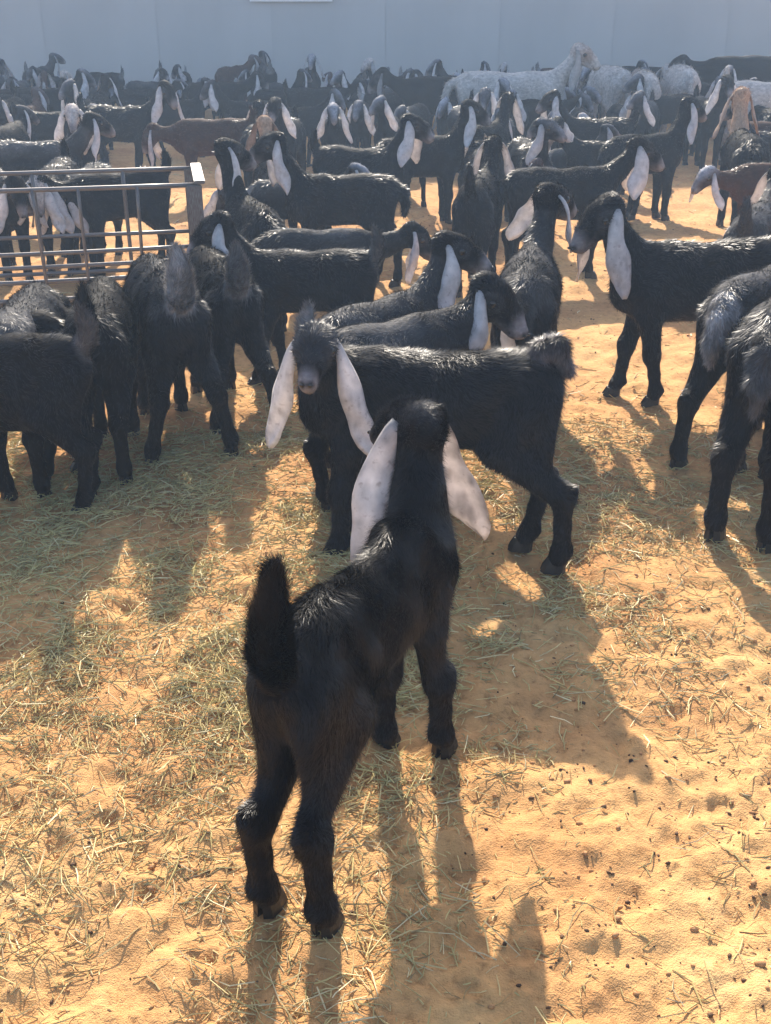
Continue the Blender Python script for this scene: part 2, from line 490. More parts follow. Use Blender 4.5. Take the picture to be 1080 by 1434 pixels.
def goat_prims(g):
    s = g['s']
    pr = []         # (tag, a, b, ra, rb, sy, k)
    A = lambda *v: np.array(v, float)

    lx = g.get('lx', .99)

    nar = g.get('nar', 1.0)

    def add(tg, a, b, ra, rb, sy=1.0, k=0.02):
        if nar != 1 and tg in ('trunk', 'legup'):
            a, b, sy = a * A(1, nar, 1), b * A(1, nar, 1), sy * nar
        pr.append((tg, a * s, b * s, ra * s, rb * s, sy, k * s))
    fat = g.get('fat', 1.0)
    # trunk
    add('trunk', A(-.175, 0, .408), A(-.07, 0, .398), .076 * fat, .096 * fat, .80, .03)
    add('trunk', A(-.07, 0, .395), A(.06, 0, .388), .096 * fat, .100 * fat, .82, .03)
    add('trunk', A(.06, 0, .388), A(.165, 0, .392), .100 * fat, .090 * fat, .74, .03)
    add('trunk', A(.17, 0, .44), A(.10, 0, .45), .050, .048, .8, .03)          # withers
    add('trunk', A(-.19, 0, .445), A(-.12, 0, .45), .050, .050, 1.0, .03)       # croup
    add('trunk', A(.20, 0, .345), A(.19, 0, .40), .060, .068, .8, .03)         # brisket
    dp = g.get('deep', .012)
    add('trunk', A(-.11, 0, .372 - dp), A(.13, 0, .372 - dp), .084, .086, .84, .03)
    pr[:] = [(p[0], p[1] * A(lx, 1, 1), p[2] * A(lx, 1, 1)) + p[3:] for p in pr]
    # neck
    ne, nyaw, nl = R(g['np']), R(g['ny']), g.get('nl', .235)
    fN, _, _ = frame(nyaw, ne)
    n0 = A(.175 * lx, 0, .415)
    n1 = n0 + fN * nl * 0.5 + A(0, 0, -.012)
    C = n0 + fN * nl + A(0, 0, .01)
    add('neck', n0, n1, .070, .047, .80, .035)
    add('neck', n1, C, .047, .040, .85, .03)
    # head
    f, l, u = frame(R(g['hy']), R(g['hp']))
    hs = g.get('hs', 1.0)
    f_, l_, u_ = f, l, u
    f, l, u = f * hs, l * hs, u * hs
    add('head', C - f * .012 + u * .012, C + f * .03 + u * .012, .045 * hs, .042 * hs, 1.0, .02)
    add('head', C + f * .03 + u * .020, C + f * .092 + u * .008, .032 * hs, .0255 * hs, 1.0, .02)
    add('muzzle', C + f * .092 + u * .004, C + f * .132 - u * .014, .0255 * hs, .0225 * hs, 1.0, .016)
    add('jaw', C - u * .020 - f * .005, C + f * .118 - u * .032, .030 * hs, .0165 * hs, 1.0, .016)
    for sd in (1, -1):
        add('head', C + f * .022 + l * sd * .028 + u * .026, C + f * .046 + l * sd * .027 + u * .023, .016 * hs, .012 * hs, 1, .010)  # brow
    g['_head'] = (C * s, f, l, u)
    # legs
    lg = g['legs']
    lt = g.get('lt', 1.0)
    mr = g.get('minr', 0.0)
    feet = []
    for i, (sd, front) in enumerate(((1, 1), (-1, 1), (1, 0), (-1, 0))):
        dx, dy, lift = lg[i] if i < len(lg) else (0, 0, 0)
        y = sd * .048
        if front:
            pts = [A(.165, sd * .036, .37), A(.150, y, .285), A(.155 + dx * .55, y + dy * .5, .165), A(.152 + dx * .93, y + dy * .95, .052 + lift), A(.160 + dx, y + dy, .034 + lift)]
            rs = [.054, .037, .0245 * lt, .0205 * lt, .0215 * lt]
        else:
            pts = [A(-.170, sd * .032, .385), A(-.118 + dx * .2, sd * .050, .300), A(-.222 + dx * .55, y + dy * .5, .185), A(-.205 + dx * .95, y + dy * .95, .055 + lift), A(-.196 + dx, y + dy, .034 + lift)]
            rs = [.058, .045, .0255 * lt, .0210 * lt, .0220 * lt]
        pts = [p * A(lx, 1, 1) for p in pts]
        rs = [max(r, mr) for r in rs]
        pts.insert(3, pts[2] * .45 + pts[3] * .55); rs.insert(3, max(.0172 * lt, mr))
        tgs = ['legup', 'legup', 'leglow', 'leglow', 'leglow']
        for j in range(5):
            add(tgs[j], pts[j], pts[j + 1], rs[j], rs[j + 1], 1.0, .03 if j == 0 else .016)
        if not front: add('legup', A(-.198 * lx, sd * .036, .400), A((-.186 + dx * .3) * lx, sd * .046, .262), .046, .031, 1.0, .022)
        if front:   # knee cap
            add('leglow', pts[2] + A(.007, 0, .012), pts[2] + A(.005, 0, -.010), .0255 * lt, .0245 * lt, .95, .010)
        else:       # point of hock
            add('leglow', pts[2] + A(-.017, 0, .018), pts[2], .0165, .0235, .95, .012)
        if g.get('fine'):
            for q_ in (-1, 1): add('leglow', pts[4] + A(-.020, q_ * .009, -.004), pts[4] + A(-.018, q_ * .009, .004), .0075, .008, 1, .006)
        feet.append(pts[5] * s)
    g['_feet'] = feet
    for sd in (1, -1):
        add('trunk', A(.115 * lx, sd * .040, .452), A(.170 * lx, sd * .056, .375), .028, .036, 1, .022)
        add('trunk', A(-.150 * lx, sd * .042, .452), A(-.185 * lx, sd * .030, .435), .026, .022, 1, .022)
    # tail
    tt = g.get('tail', 'up')
    tl = g.get('tl', .8)
    if tt == 'up':
        T = [A(-.225, 0, .445), A(-.252, 0, .486), A(-.256, 0, .486 + .05 * tl), A(-.240, 0, .486 + .108 * tl)]
        rs = [.026, .023, .021, .011]
    elif tt == 'curl':
        T = [A(-.190, 0, .452), A(-.198, 0, .510), A(-.228, 0, .520), A(-.252, 0, .462)]
        rs = [.024, .019, .019, .010]
    else:
        T = [A(-.235, 0, .445), A(-.272, 0, .420), A(-.285, 0, .365), A(-.280, 0, .315)]
        rs = [.026, .024, .022, .012]
    tilt = g.get('tilt', 0.0)
    rs = [rs[0]] + [r * g.get('tw', 1.0) for r in rs[1:]]
    T = [p * A(1 + (lx - 1) * .9, 1, 1) + A(0, tilt * k * .035, 0) for k, p in enumerate(T)]
    for j in range(3): add('tail', T[j], T[j + 1], rs[j], rs[j + 1], 1.0, .012)
    return pr


def surface(pr, v):
    lo = np.min([np.minimum(p[1], p[2]) - max(p[3], p[4]) for p in pr], 0) - 3 * v
    hi = np.max([np.maximum(p[1], p[2]) + max(p[3], p[4]) for p in pr], 0) + 3 * v
    n = np.ceil((hi - lo) / v).astype(int) + 1
    ax = [lo[i] + v * np.arange(n[i]) for i in range(3)]
    D = np.full(n, 0.2, dtype=np.float32)
    for tg, a, b, ra, rb, sy, k in pr:
        pad = max(ra, rb) + 2.5 * k + 2 * v
        i0 = np.maximum(0, np.floor((np.minimum(a, b) - pad - lo) / v).astype(int))
        i1 = np.minimum(n, np.ceil((np.maximum(a, b) + pad - lo) / v).astype(int) + 1)
        sl = tuple(slice(i0[i], i1[i]) for i in range(3))
        P = np.stack(np.meshgrid(*[ax[i][sl[i]] for i in range(3)], indexing='ij'), -1).astype(np.float32)
        d = seg_d(P, a.astype(np.float32), b.astype(np.float32), ra, rb, sy)
        o = D[sl]
        h = np.maximum(k - np.abs(o - d), 0) / k
        D[sl] = np.minimum(o, d) - h * h * k * 0.25
    # surface nets
    ins = D < 0
    corners = [(i, j, k) for i in (0, 1) for j in (0, 1) for k in (0, 1)]
    sub = lambda A_, c: A_[c[0]:A_.shape[0] - 1 + c[0], c[1]:A_.shape[1] - 1 + c[1], c[2]:A_.shape[2] - 1 + c[2]]
    cnt = sum(sub(ins, c).astype(np.int8) for c in corners)
    act = (cnt > 0) & (cnt < 8)
    idx = np.argwhere(act)
    vid = np.full(act.shape, -1, dtype=np.int64)
    vid[act] = np.arange(len(idx))
    acc = np.zeros((len(idx), 3)); wt = np.zeros(len(idx))
    for c1 in corners:
        for a_ in range(3):
            if c1[a_]: continue
            c2 = list(c1); c2[a_] = 1
            d1 = D[idx[:, 0] + c1[0], idx[:, 1] + c1[1], idx[:, 2] + c1[2]]
            d2 = D[idx[:, 0] + c2[0], idx[:, 1] + c2[1], idx[:, 2] + c2[2]]
            m_ = (d1 < 0) != (d2 < 0)
            t_ = np.where(m_, d1 / np.where(m_, d1 - d2, 1), 0)
            p = np.tile(np.array(c1, float), (len(idx), 1)); p[:, a_] += t_
            acc[m_] += p[m_]; wt[m_] += 1
    V = lo + (idx + acc / wt[:, None]) * v
    quads = []
    for a_ in range(3):
        b_, c_ = (a_ + 1) % 3, (a_ + 2) % 3
        s1 = [slice(None)] * 3; s2 = [slice(None)] * 3
        s1[a_] = slice(0, -1); s2[a_] = slice(1, None)
        x = ins[tuple(s1)] != ins[tuple(s2)]
        e = np.argwhere(x)
        ok = (e[:, b_] > 0) & (e[:, c_] > 0) & (e[:, b_] < act.shape[b_]) & (e[:, c_] < act.shape[c_])
        e = e[ok]
        fl = ins[e[:, 0], e[:, 1], e[:, 2]]
        def cell(db, dc):
            q = e.copy(); q[:, b_] -= db; q[:, c_] -= dc
            return vid[q[:, 0], q[:, 1], q[:, 2]]
        q = np.stack([cell(1, 1), cell(0, 1), cell(0, 0), cell(1, 0)], -1)
        q[~fl] = q[~fl][:, ::-1]
        quads.append(q)
    Q = np.concatenate(quads)
    Q = Q[(Q >= 0).all(1)]
    # one light smoothing pass
    for _ in range(2):
        sm = np.zeros_like(V); ct = np.zeros(len(V))
        for i in range(4):
            j = (i + 1) % 4
            np.add.at(sm, Q[:, i], V[Q[:, j]]); np.add.at(ct, Q[:, i], 1)
            np.add.at(sm, Q[:, j], V[Q[:, i]]); np.add.at(ct, Q[:, j], 1)
        V = 0.55 * V + 0.45 * sm / np.maximum(ct, 1)[:, None]
    return V, Q


def vnormals(V, Q):
    fn = np.cross(V[Q[:, 2]] - V[Q[:, 0]], V[Q[:, 3]] - V[Q[:, 1]])
    n = np.zeros_like(V)
    for i in range(4): np.add.at(n, Q[:, i], fn)
    return nrm(n)


BLACK = np.array([0.0035, 0.0037, 0.0052])
TAGS = ['trunk', 'neck', 'head', 'muzzle', 'jaw', 'legup', 'leglow', 'tail']


def colour(V, Nn, pr, g, rg):
    dm = np.full((len(TAGS), len(V)), 9.0)
    for tg, a, b, ra, rb, sy, k in pr:
        i = TAGS.index(tg)
        dm[i] = np.minimum(dm[i], seg_d(V, a, b, ra, rb, sy))
    best = dm.argmin(0)
    s = g['s']
    z = V[:, 2] / s
    kind = g.get('coat', 'black')
    nz = vnoise(V[:, 0] * 14 + V[:, 1] * 7, V[:, 2] * 14 + V[:, 1] * 9, g['i'] % 40)
    C = np.tile(BLACK, (len(V), 1))
    wgt = lambda i, r=.02: np.clip(1 - (dm[i] - dm.min(0)) / (r * s), 0, 1)[:, None]
    mix = lambda C_, c, w_: C_ * (1 - w_) + np.array(c) * w_
    C = mix(C, (0.0060, 0.0042, 0.0038), wgt(6) * 0.7)
    C = mix(C, (0.012, 0.0075, 0.005), np.clip((nz[:, None] - .55) * 2.5, 0, .8) * g.get('dust', .6))
    if kind in ('grey', 'grey_rimlight'):  # grey fleece, and rim light painted along the backs of black kids
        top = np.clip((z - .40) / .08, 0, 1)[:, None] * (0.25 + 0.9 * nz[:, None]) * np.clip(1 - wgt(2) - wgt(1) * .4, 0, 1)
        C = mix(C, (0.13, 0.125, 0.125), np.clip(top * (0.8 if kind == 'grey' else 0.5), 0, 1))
    if kind == 'white':
        C = mix(C, (0.44, 0.40, 0.37), np.ones((len(V), 1)))
        C = mix(C, (0.20, 0.15, 0.12), wgt(6) * .4)
        C = mix(C, (0.30, 0.22, 0.18), wgt(2) * np.clip(nz[:, None] * 1.5 - .4, 0, 1))
    if kind == 'tan':
        C = mix(C, (0.40, 0.26, 0.17), np.clip(wgt(2) + wgt(1) * .85, 0, 1))
    if kind == 'brown':
        C = mix(C, (0.05, 0.022, 0.014), np.ones((len(V), 1)))
    if kind == 'paleface':
        C = mix(C, (0.45, 0.38, 0.34), np.clip(wgt(2), 0, 1))
    Cc, f, l, u = g['_head']
    # grey muzzle and pale rim, dark nostrils
    if kind != 'white':
        C = mix(C, (0.26, 0.23, 0.23), wgt(3, .012) * np.clip((((V - Cc) @ f) / s - .098) / .03, 0, 1)[:, None] * g.get('mz', .8))
        C = mix(C, (0.15, 0.13, 0.13), wgt(4, .012) * np.clip((((V - Cc) @ f) / s - .07) / .04, 0, 1)[:, None] * .7)
        if g.get('eyering', .4):
            for sd in (1, -1):
                e = Cc + (f * .040 + l * sd * .042 + u * .014) * s
                q = np.linalg.norm(V - e, axis=1) / s
                C = mix(C, (0.10, 0.095, 0.10), (np.clip(1 - np.abs(q - .022) / .014, 0, 1) * g.get('eyering', .4))[:, None])
    for sd in (1, -1):
        e = Cc + (f * .154 + l * sd * .011 - u * .008) * s
        q = np.linalg.norm(V - e, axis=1) / s
        C = mix(C, (0.012, 0.01, 0.01), np.clip(1.6 - q / .009, 0, 1)[:, None])
    seam = np.clip(1 - np.abs(dm[3] - dm[4]) / (.0045 * s), 0, 1) * np.clip((((V - Cc) @ f) / s - .06) / .02, 0, 1)
    C = mix(C, (0.02, 0.016, 0.015), seam[:, None] * .8)
    # tail flag
    tw = g.get('tailc')
    if tw is not None:
        C = mix(C, tw, wgt(7, .012) * np.clip(.35 + nz, 0, 1)[:, None])
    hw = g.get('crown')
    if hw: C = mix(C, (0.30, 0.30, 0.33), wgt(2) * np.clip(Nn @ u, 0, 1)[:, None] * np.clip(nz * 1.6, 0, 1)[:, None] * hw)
    return C * (0.8 + 0.4 * rg.random((len(V), 1))), best


def make_fur(g, V, Q, Nn, C, best, root, rg):
    n = g['fur']
    dist = math.hypot(root.location.x, root.location.y)
    a = np.linalg.norm(np.cross(V[Q[:, 2]] - V[Q[:, 0]], V[Q[:, 3]] - V[Q[:, 1]]), axis=1)
    tw = np.array([1.0, 1.1, 2.6, .3, 1.0, 1.1, .9, 4.0])[best[Q[:, 0]]]
    tw = tw * (1 + 0.6 * np.clip(Nn[Q[:, 0], 2], 0, 1))
    p = a * tw; p /= p.sum()
    q = Q[rg.choice(len(Q), n, p=p)]
    wv = rg.random((n, 2))
    w4 = np.stack([(1 - wv[:, 0]) * (1 - wv[:, 1]), wv[:, 0] * (1 - wv[:, 1]), wv[:, 0] * wv[:, 1], (1 - wv[:, 0]) * wv[:, 1]], -1)[..., None]
    P = (V[q] * w4).sum(1); Nv = nrm((Nn[q] * w4).sum(1)); Cv = (C[q] * w4).sum(1)
    tg = best[q[:, 0]]
    s = g['s']
    flow = np.tile(np.array([-.75, 0, -.55]), (n, 1))
    flow[(tg == 5) | (tg == 6)] = (-.15, 0, -1)
    flow[tg == 7] = (-.25, 0, .9) if g.get('tail', 'up') == 'up' else (-.2, 0, -.9)
    flow[tg == 1] = (-.35, 0, -.8)
    Cc, f, l, u = g['_head']
    hd = (tg == 2) | (tg == 3) | (tg == 4)
    flow[hd] = -f
    # swirls: low frequency wander of the lie of the coat makes tufts
    n1 = vnoise(P[:, 0] * 22 + P[:, 2] * 9, P[:, 1] * 22 + P[:, 2] * 15, g['i'] % 30 + 3) - .5
    n2 = vnoise(P[:, 0] * 22 - P[:, 2] * 13, P[:, 1] * 20 + 5 + P[:, 2] * 11, g['i'] % 30 + 9) - .5
    tn = np.cross(Nv, flow)
    flow = flow + tn * (n1 * 2.2)[:, None]
    d = flow - (flow * Nv).sum(1, keepdims=True) * Nv
    lift = np.array([.32, .28, .30, .2, .2, .32, .30, .55])[tg] + n2 * .5
    d = nrm(nrm(d) + Nv * np.clip(lift, .06, 1)[:, None] + rg.normal(0, 1, (n, 3)) * np.where(hd, .45, .21)[:, None])
    Lb = np.array([.017, .016, .012, .004, .006, .015, .011, .018])[tg] * s * (.6 + .8 * rg.random(n))
    Lb *= 1 + 0.5 * np.clip(-P[:, 0] / s * 4, 0, 1) * (tg == 0)
    wd = np.clip(0.00062 * dist, 0.0009, 0.004) * (0.7 + 0.6 * rg.random(n))
    wx = nrm(np.cross(d, Nv))
    V3 = np.stack([P - wx * wd[:, None] * .5 - Nv * .001, P + wx * wd[:, None] * .5 - Nv * .001, P + d * Lb[:, None]], 1).reshape(-1, 3)
    me = fast_mesh('fur', V3, np.arange(3 * n), 3, False)
    set_col(me, np.repeat(Cv * (.7 + .9 * rg.random((n, 1)) ** 2), 3, 0))
    tag(link('fur', me, root, M['fur']), kind='stuff')


def make_ear(g, sd, root, rg):
    """long hanging ear: a cupped leaf with two skins"""
    s = g['s']
    C, f, l, u = g['_head']
    L = g.get('earL', .235) * s
    nt_, nu_ = 18, 9
    hang = np.array([0, 0, -1.0])
    r0 = C + (-f * .004 + l * sd * .040 + u * .022) * s
    flare = g.get('flare', (0.05, 0.05))[0 if sd > 0 else 1]
    fwd = g.get('earf', 0.0) + rg.normal(0, .02)
    out = l * sd
    tw_ = g.get('eart', 37)
    tw_ = R(tw_ if not isinstance(tw_, tuple) else tw_[0 if sd > 0 else 1])
    T = np.linspace(0, 1, nt_)
    path = np.array([r0 + out * s * (.030 * (1 - math.exp(-t_ * 7)) + flare * t_ ** 1.6) + hang * L * (t_ - .03 * (1 - math.exp(-t_ * 9))) + f * s * (fwd * t_ + .014 * math.sin(t_ * 5)) for t_ in T])
    wid = np.interp(T, [0, .08, .25, .5, .75, .9, 1], [.014, .017, .025, .032, .032, .022, .005]) * s * g.get('earw', 1.0)
    curl = np.interp(T, [0, .15, .5, 1], [2.2, 1.7, 1.15, .7])
    outer, inner = [], []
    for i in range(nt_):
        d = path[min(i + 1, nt_ - 1)] - path[max(i - 1, 0)]
        d = d / np.linalg.norm(d)
        wdir = f * math.cos(tw_) - out * math.sin(tw_)
        wdir = wdir - d * (wdir @ d); wdir /= np.linalg.norm(wdir)
        nd = np.cross(d, wdir) * sd
        if nd @ out < 0: nd = -nd
        ro, ri = [], []
        for k in range(nu_):
            q = (k / (nu_ - 1) - .5) * 2
            an = q * curl[i] * .5
            rad = wid[i] / (curl[i] * .5)
            off = wdir * math.sin(an) * rad + nd * (math.cos(an) - 1) * rad
            rr = nd * math.cos(an) + wdir * math.sin(an)
            off = off + nd * s * T[i] * (.0045 * math.sin(3.2 * q + 11 * T[i] + g['i']) + .004 * q * math.sin(8 * T[i] + 2 * g['i'] + sd)) + wdir * s * .003 * math.sin(13 * T[i] + sd + g['i']) * q
            th = (.0042 * (1 - abs(q) ** 3) + .0006) * s
            ro.append(path[i] + off + rr * th * .5); ri.append(path[i] + off - rr * th * .5)
        outer.append(ro); inner.append(ri)
    V = np.array(outer + inner).reshape(-1, 3)
    n2 = nt_ * nu_
    fl = []
    for i in range(nt_ - 1):
        for k in range(nu_ - 1):
            a = i * nu_ + k
            fl += [a, a + 1, a + nu_ + 1, a + nu_]
            fl += [n2 + a, n2 + a + nu_, n2 + a + nu_ + 1, n2 + a + 1]
        for k, fs in ((0, 1), (nu_ - 1, 0)):
            a = i * nu_ + k
            q = [a, a + nu_, n2 + a + nu_, n2 + a]
            fl += q if fs else q[::-1]
    for k in range(nu_ - 1):
        for a, rv in ((k, 0), ((nt_ - 1) * nu_ + k, 1)):
            q = [a, n2 + a, n2 + a + 1, a + 1]
            fl += q if not rv else q[::-1]
    me = fast_mesh('ear', V, fl, 4)
    base = np.array(g.get('earc', (0.74, 0.70, 0.69)))
    tt = np.tile(np.repeat(T, nu_), 2)
    uu = np.tile(np.tile(np.linspace(-1, 1, nu_), nt_), 2)
    sp = vnoise(V[:, 0] * 70 + V[:, 1] * 50, V[:, 2] * 60, g['i'] % 20 + sd)
    w_ = np.clip((sp - .70) * 5, 0, .5) * g.get('speck', .35)
    c = base[None] * (1 - w_[:, None]) + np.array([.10, .085, .085]) * w_[:, None]
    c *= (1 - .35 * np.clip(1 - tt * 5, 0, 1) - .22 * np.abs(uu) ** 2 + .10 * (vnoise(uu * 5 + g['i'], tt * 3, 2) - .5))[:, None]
    if g.get('eartop'):
        k = np.clip((.30 - tt) * 6, 0, 1)[:, None] * g['eartop']
        c = c * (1 - k) + BLACK * 1.5 * k
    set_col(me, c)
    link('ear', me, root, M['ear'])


_CUPS = {}


def hoof_mesh(s, dark):
    key = (round(s, 2), dark)
    if key in _CUPS: return _CUPS[key]
    V, f = [], []
    for sd in (-1, 1):
        ring = [(.030, .004), (.022, .0115), (.004, .0130), (-.014, .0110), (-.020, .003), (-.012, .0012), (.012, .0012)]
        b0 = len(V)
        for z, k, sh in ((0.0, 1.0, 0.0), (.014, .94, -.002), (.030, .78, -.006)):
            for (x, y) in ring: V.append(((x * k + sh) * s, sd * y * k * 1.25 * s, z * s))
        n = len(ring)
        for a in range(2):
            for k in range(n):
                q = [b0 + a * n + k, b0 + a * n + (k + 1) % n, b0 + (a + 1) * n + (k + 1) % n, b0 + (a + 1) * n + k]
                f.append(q if sd < 0 else q[::-1])
        f.append([b0 + k for k in range(n)]); f.append([b0 + 2 * n + k for k in range(n)][::-1])
    me = bpy.data.meshes.new('hoof')
    me.from_pydata(V, [], f)
    set_col(me, np.tile([.018, .014, .011], (len(V), 1)))
    me.materials.append(M['hoof'])
    _CUPS[key] = me
    return me


def nostril_mesh():
    if 'nostril' in _CUPS: return _CUPS['nostril']
    import bmesh
    bm = bmesh.new(); bmesh.ops.create_uvsphere(bm, u_segments=10, v_segments=6, radius=1)
    for v in bm.verts: v.co = Vector((v.co.x * .004, v.co.y * .0062, v.co.z * .0038))
    me = bpy.data.meshes.new('nostril'); bm.to_mesh(me); bm.free()
    for p in me.polygons: p.use_smooth = True
    me.materials.append(M['eye'])
    _CUPS['nostril'] = me
    return me


def eye_mesh():
    if 'eye' in _CUPS: return _CUPS['eye']
    import bmesh
    bm = bmesh.new(); bmesh.ops.create_uvsphere(bm, u_segments=12, v_segments=8, radius=.0115)
    me = bpy.data.meshes.new('eye'); bm.to_mesh(me); bm.free()
    for p in me.polygons: p.use_smooth = True
    me.materials.append(M['eye'])
    _CUPS['eye'] = me
    return me


POSES = {
    'stand': [(0, 0, 0), (0, 0, 0), (0, 0, 0), (0, 0, 0)],
    'walk': [(.05, 0, 0), (-.05, 0, 0), (-.05, 0, 0), (.05, 0, 0)],
    'walk2': [(-.045, 0, 0), (.045, 0, 0), (.05, 0, 0), (-.045, 0, 0)],
    'wide': [(.02, .015, 0), (-.02, -.015, 0), (-.03, .02, 0), (.02, -.03, 0)],
    'brace': [(.03, .01, 0), (.02, -.01, 0), (-.06, .035, 0), (-.05, -.035, 0)],
}
GI = [0]
BOXES = []


def goat(label, ref=None, ground=None, head=90, s=.92, np_=55, ny=0, hy=0, hp=-25, legs='stand', vox=.013, fur=0, group=None, name='kid_goat', cat='goat', at_=None, **kw):
    GI[0] += 1
    g = dict(i=GI[0], s=s, np=np_, ny=ny, hy=hy, hp=hp, legs=POSES[legs] if isinstance(legs, str) else legs, fur=fur, **kw)
    rg = np.random.default_rng(100 + GI[0])
    if ground is not None:
        hx, fx = at(*ground[0]), at(*ground[1])
        loc = (hx + fx) / 2
        if head is None: head = math.degrees(math.atan2(fx.y - hx.y, fx.x - hx.x))
    else:
        loc = at(ref[0], ref[1], ref[2] if len(ref) > 2 else .5 * s)
    if at_ is not None: loc = Vector((at_[0], at_[1], 0))
    loc.z = 0
    root = link(name, None, loc=loc)
    root.rotation_euler = (0, 0, R(head))
    if vox > .012: g['minr'] = .0205
    g['fine'] = vox < .0095
    pr = goat_prims(g)
    cs, sn = math.cos(R(head)), math.sin(R(head))
    fz = [float(ground_h(np.array(loc.x + p[0] * cs - p[1] * sn), np.array(loc.y + p[0] * sn + p[1] * cs))) for p in g['_feet']]
    root.location.z = sum(fz) / 4 - .004
    V, Q = surface(pr, vox)
    Nn = vnormals(V, Q)
    C, best = colour(V, Nn, pr, g, rg)
    me = fast_mesh('body', V, Q.reshape(-1), 4)
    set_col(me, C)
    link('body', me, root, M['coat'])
    for sd in (1, -1): make_ear(g, sd, root, rg)
    Cc, f, l, u = g['_head']
    if vox <= .016:
        for sd in (1, -1):
            e = link('eye', eye_mesh(), root, loc=Vector(Cc + (f * .040 + l * sd * .0375 + u * .014) * s))
            e.scale = (s * g.get('hs', 1),) * 3
        if vox <= .0125:
            for sd in (1, -1):
                e = link('nostril', nostril_mesh(), root, loc=Vector(Cc + (f * .1525 + l * sd * .0095 - u * .009) * s))
                e.rotation_euler = (0, 0, R(hy)); e.scale = (s * g.get('hs', 1),) * 3
    hm = hoof_mesh(s, 0)
    for p in g['_feet']:
        h = link('hoof', hm, root, loc=(p[0] + .004 * s, p[1], p[2] - .034 * s)); h.scale = (1.15, 1.25, 1.1)
    if fur: make_fur(g, V, Q, Nn, C, best, root, rg)
    tag(root, label, cat, group)
    BOXES.append((label, loc.x, loc.y, head, s, GI[0]))
    return root


WHITE = (0.62, 0.57, 0.57)
GREYT = (0.22, 0.21, 0.21)

# ---- the nearest animals
goat('small black kid seen from behind, upright tail, speckled white ears, alone on open sand',
     ground=((424, 1272), (588, 1038)), head=None, s=.97, lt=1.0, nar=.74, np_=72, ny=22, nl=.172, hy=60, hp=-14, hs=.88, crown=.25, fat=.84, legs=[(.0, 0, 0), (.03, 0, 0), (-.02, .0, 0), (-.02, 0, 0)],
     vox=.006, fur=110000, earL=.262, flare=(.06, .10), eart=(-58, 32), earw=1.2, speck=.9, dust=0., tl=1.05, tail='up', tilt=-.1, lx=1.1)
goat('black kid standing sideways, face turned front between two long pale ears, tail curled',
     ground=((764, 790), (440, 768)), head=None, s=.97, np_=44, ny=75, nl=.135, hy=92, hp=-10, hs=.93, dust=.1, lt=1.05, fat=.97, legs=[(.015, .02, 0), (.0, .0, 0), (-.055, 0, 0), (.01, 0, 0)],
     vox=.007, fur=70000, tail='curl', tailc=(.14, .12, .12), crown=.12, earL=.255, flare=(.06, .05), earf=.045, earw=.9, speck=.6, eart=62, mz=.95, lx=1.2)
goat('black kid with raised grey tail looking down over the back of the sideways kid',
     ref=(545, 460, .46), head=38, s=.93, np_=36, ny=-14, nl=.165, hy=-75, hp=-32, vox=.0085, fur=22000, tail='up', tailc=(.2, .19, .19), coat='grey_rimlight', eart=10, mz=.9, legs=[(0, 0, 0), (0, 0, 0), (.03, 0, 0), (.05, 0, 0)])
goat('black kid with neck raised and pale ear, behind the kid with a grey tail',
     ref=(530, 428, .43), head=48, s=.87, np_=52, ny=-5, nl=.22, hy=-50, hp=-18, vox=.010, fur=14000, coat='grey_rimlight', tail='down', eart=5)
goat('black kid facing the feeder with light grey ear and raised tail, straw at its feet',
     ref=(432, 352, .43), head=182, s=.86, np_=48, ny=0, nl=.21, hy=12, hp=-32, vox=.010, fur=16000, tail='up', tailc=(.10, .10, .10), legs='walk', earL=.2, eart=5)
goat('long-eared black goat in profile with one broad pinkish white ear hanging below its jaw',
     ref=(990, 336, .5), head=184, s=1.0, lx=1.08, deep=.03, np_=52, ny=10, nl=.20, hy=28, hp=-30, vox=.009, fur=24000, earL=.26, earw=1.15, eart=15, flare=(.03, .05), legs='walk2', tail='down', mz=.6)
goat('black kid seen from behind, head held beside the broad-eared goat',
     ref=(742, 372, .47), head=80, s=.96, fat=1.15, np_=55, ny=-14, nl=.23, hy=-35, hp=-15, vox=.010, fur=16000, tail='down', coat='grey_rimlight', earL=.17, legs='stand')
goat('dark kid with glossy coat cropped by the frame, standing over the straw, tail raised',
     ground=((165, 730), (-110, 722)), head=183, s=.87, np_=25, nl=.2, hy=0, hp=-40, vox=.0085, fur=24000, tail='up', tailc=(.10, .09, .09), deep=.05, fat=1.08, legs='stand')
goat('black kid behind the cropped dark kid, its legs showing under that belly',
     ref=(-45, 452, .45), head=188, s=.9, np_=10, hp=-45, vox=.012, fur=4000, tail='down', legs='walk2')
goat('black kid seen from behind with hind legs planted wide and furry grey tail raised',
     ground=((262, 680), (235, 560)), head=112, s=.96, np_=-25, nl=.2, hy=10, hp=-40, vox=.008, fur=30000, tail='up', tailc=(.38, .36, .36), tw=1.5, tl=.95, deep=.04, coat='grey_rimlight', legs=[(.02, .01, 0), (.02, -.01, 0), (-.03, .065, 0), (-.03, -.065, 0)])
goat('black kid seen from behind, right hind leg stretched back, short upright tail near feeder corner',
     ground=((340, 622), (300, 535)), head=112, s=.93, deep=.03, np_=-25, nl=.2, hy=20, hp=-45, vox=.009, fur=20000, tail='up', tailc=(.24, .23, .23), tw=1.3, legs=[(.02, .01, 0), (.02, -.01, 0), (-.02, .04, 0), (-.07, -.05, 0)])
goat('black kid with head lowered into the feeder bars, plain black rump',
     ref=(135, 425, .45), head=98, s=.92, np_=-25, hp=-50, nl=.2, vox=.010, fur=10000, tail='up', coat='black', legs='stand')
goat('grizzled grey and black kid pushing its head at the feeder',
     ref=(30, 440, .45), head=92, s=.92, np_=-20, hp=-45, nl=.2, vox=.010, fur=10000, tail='down', coat='grey')
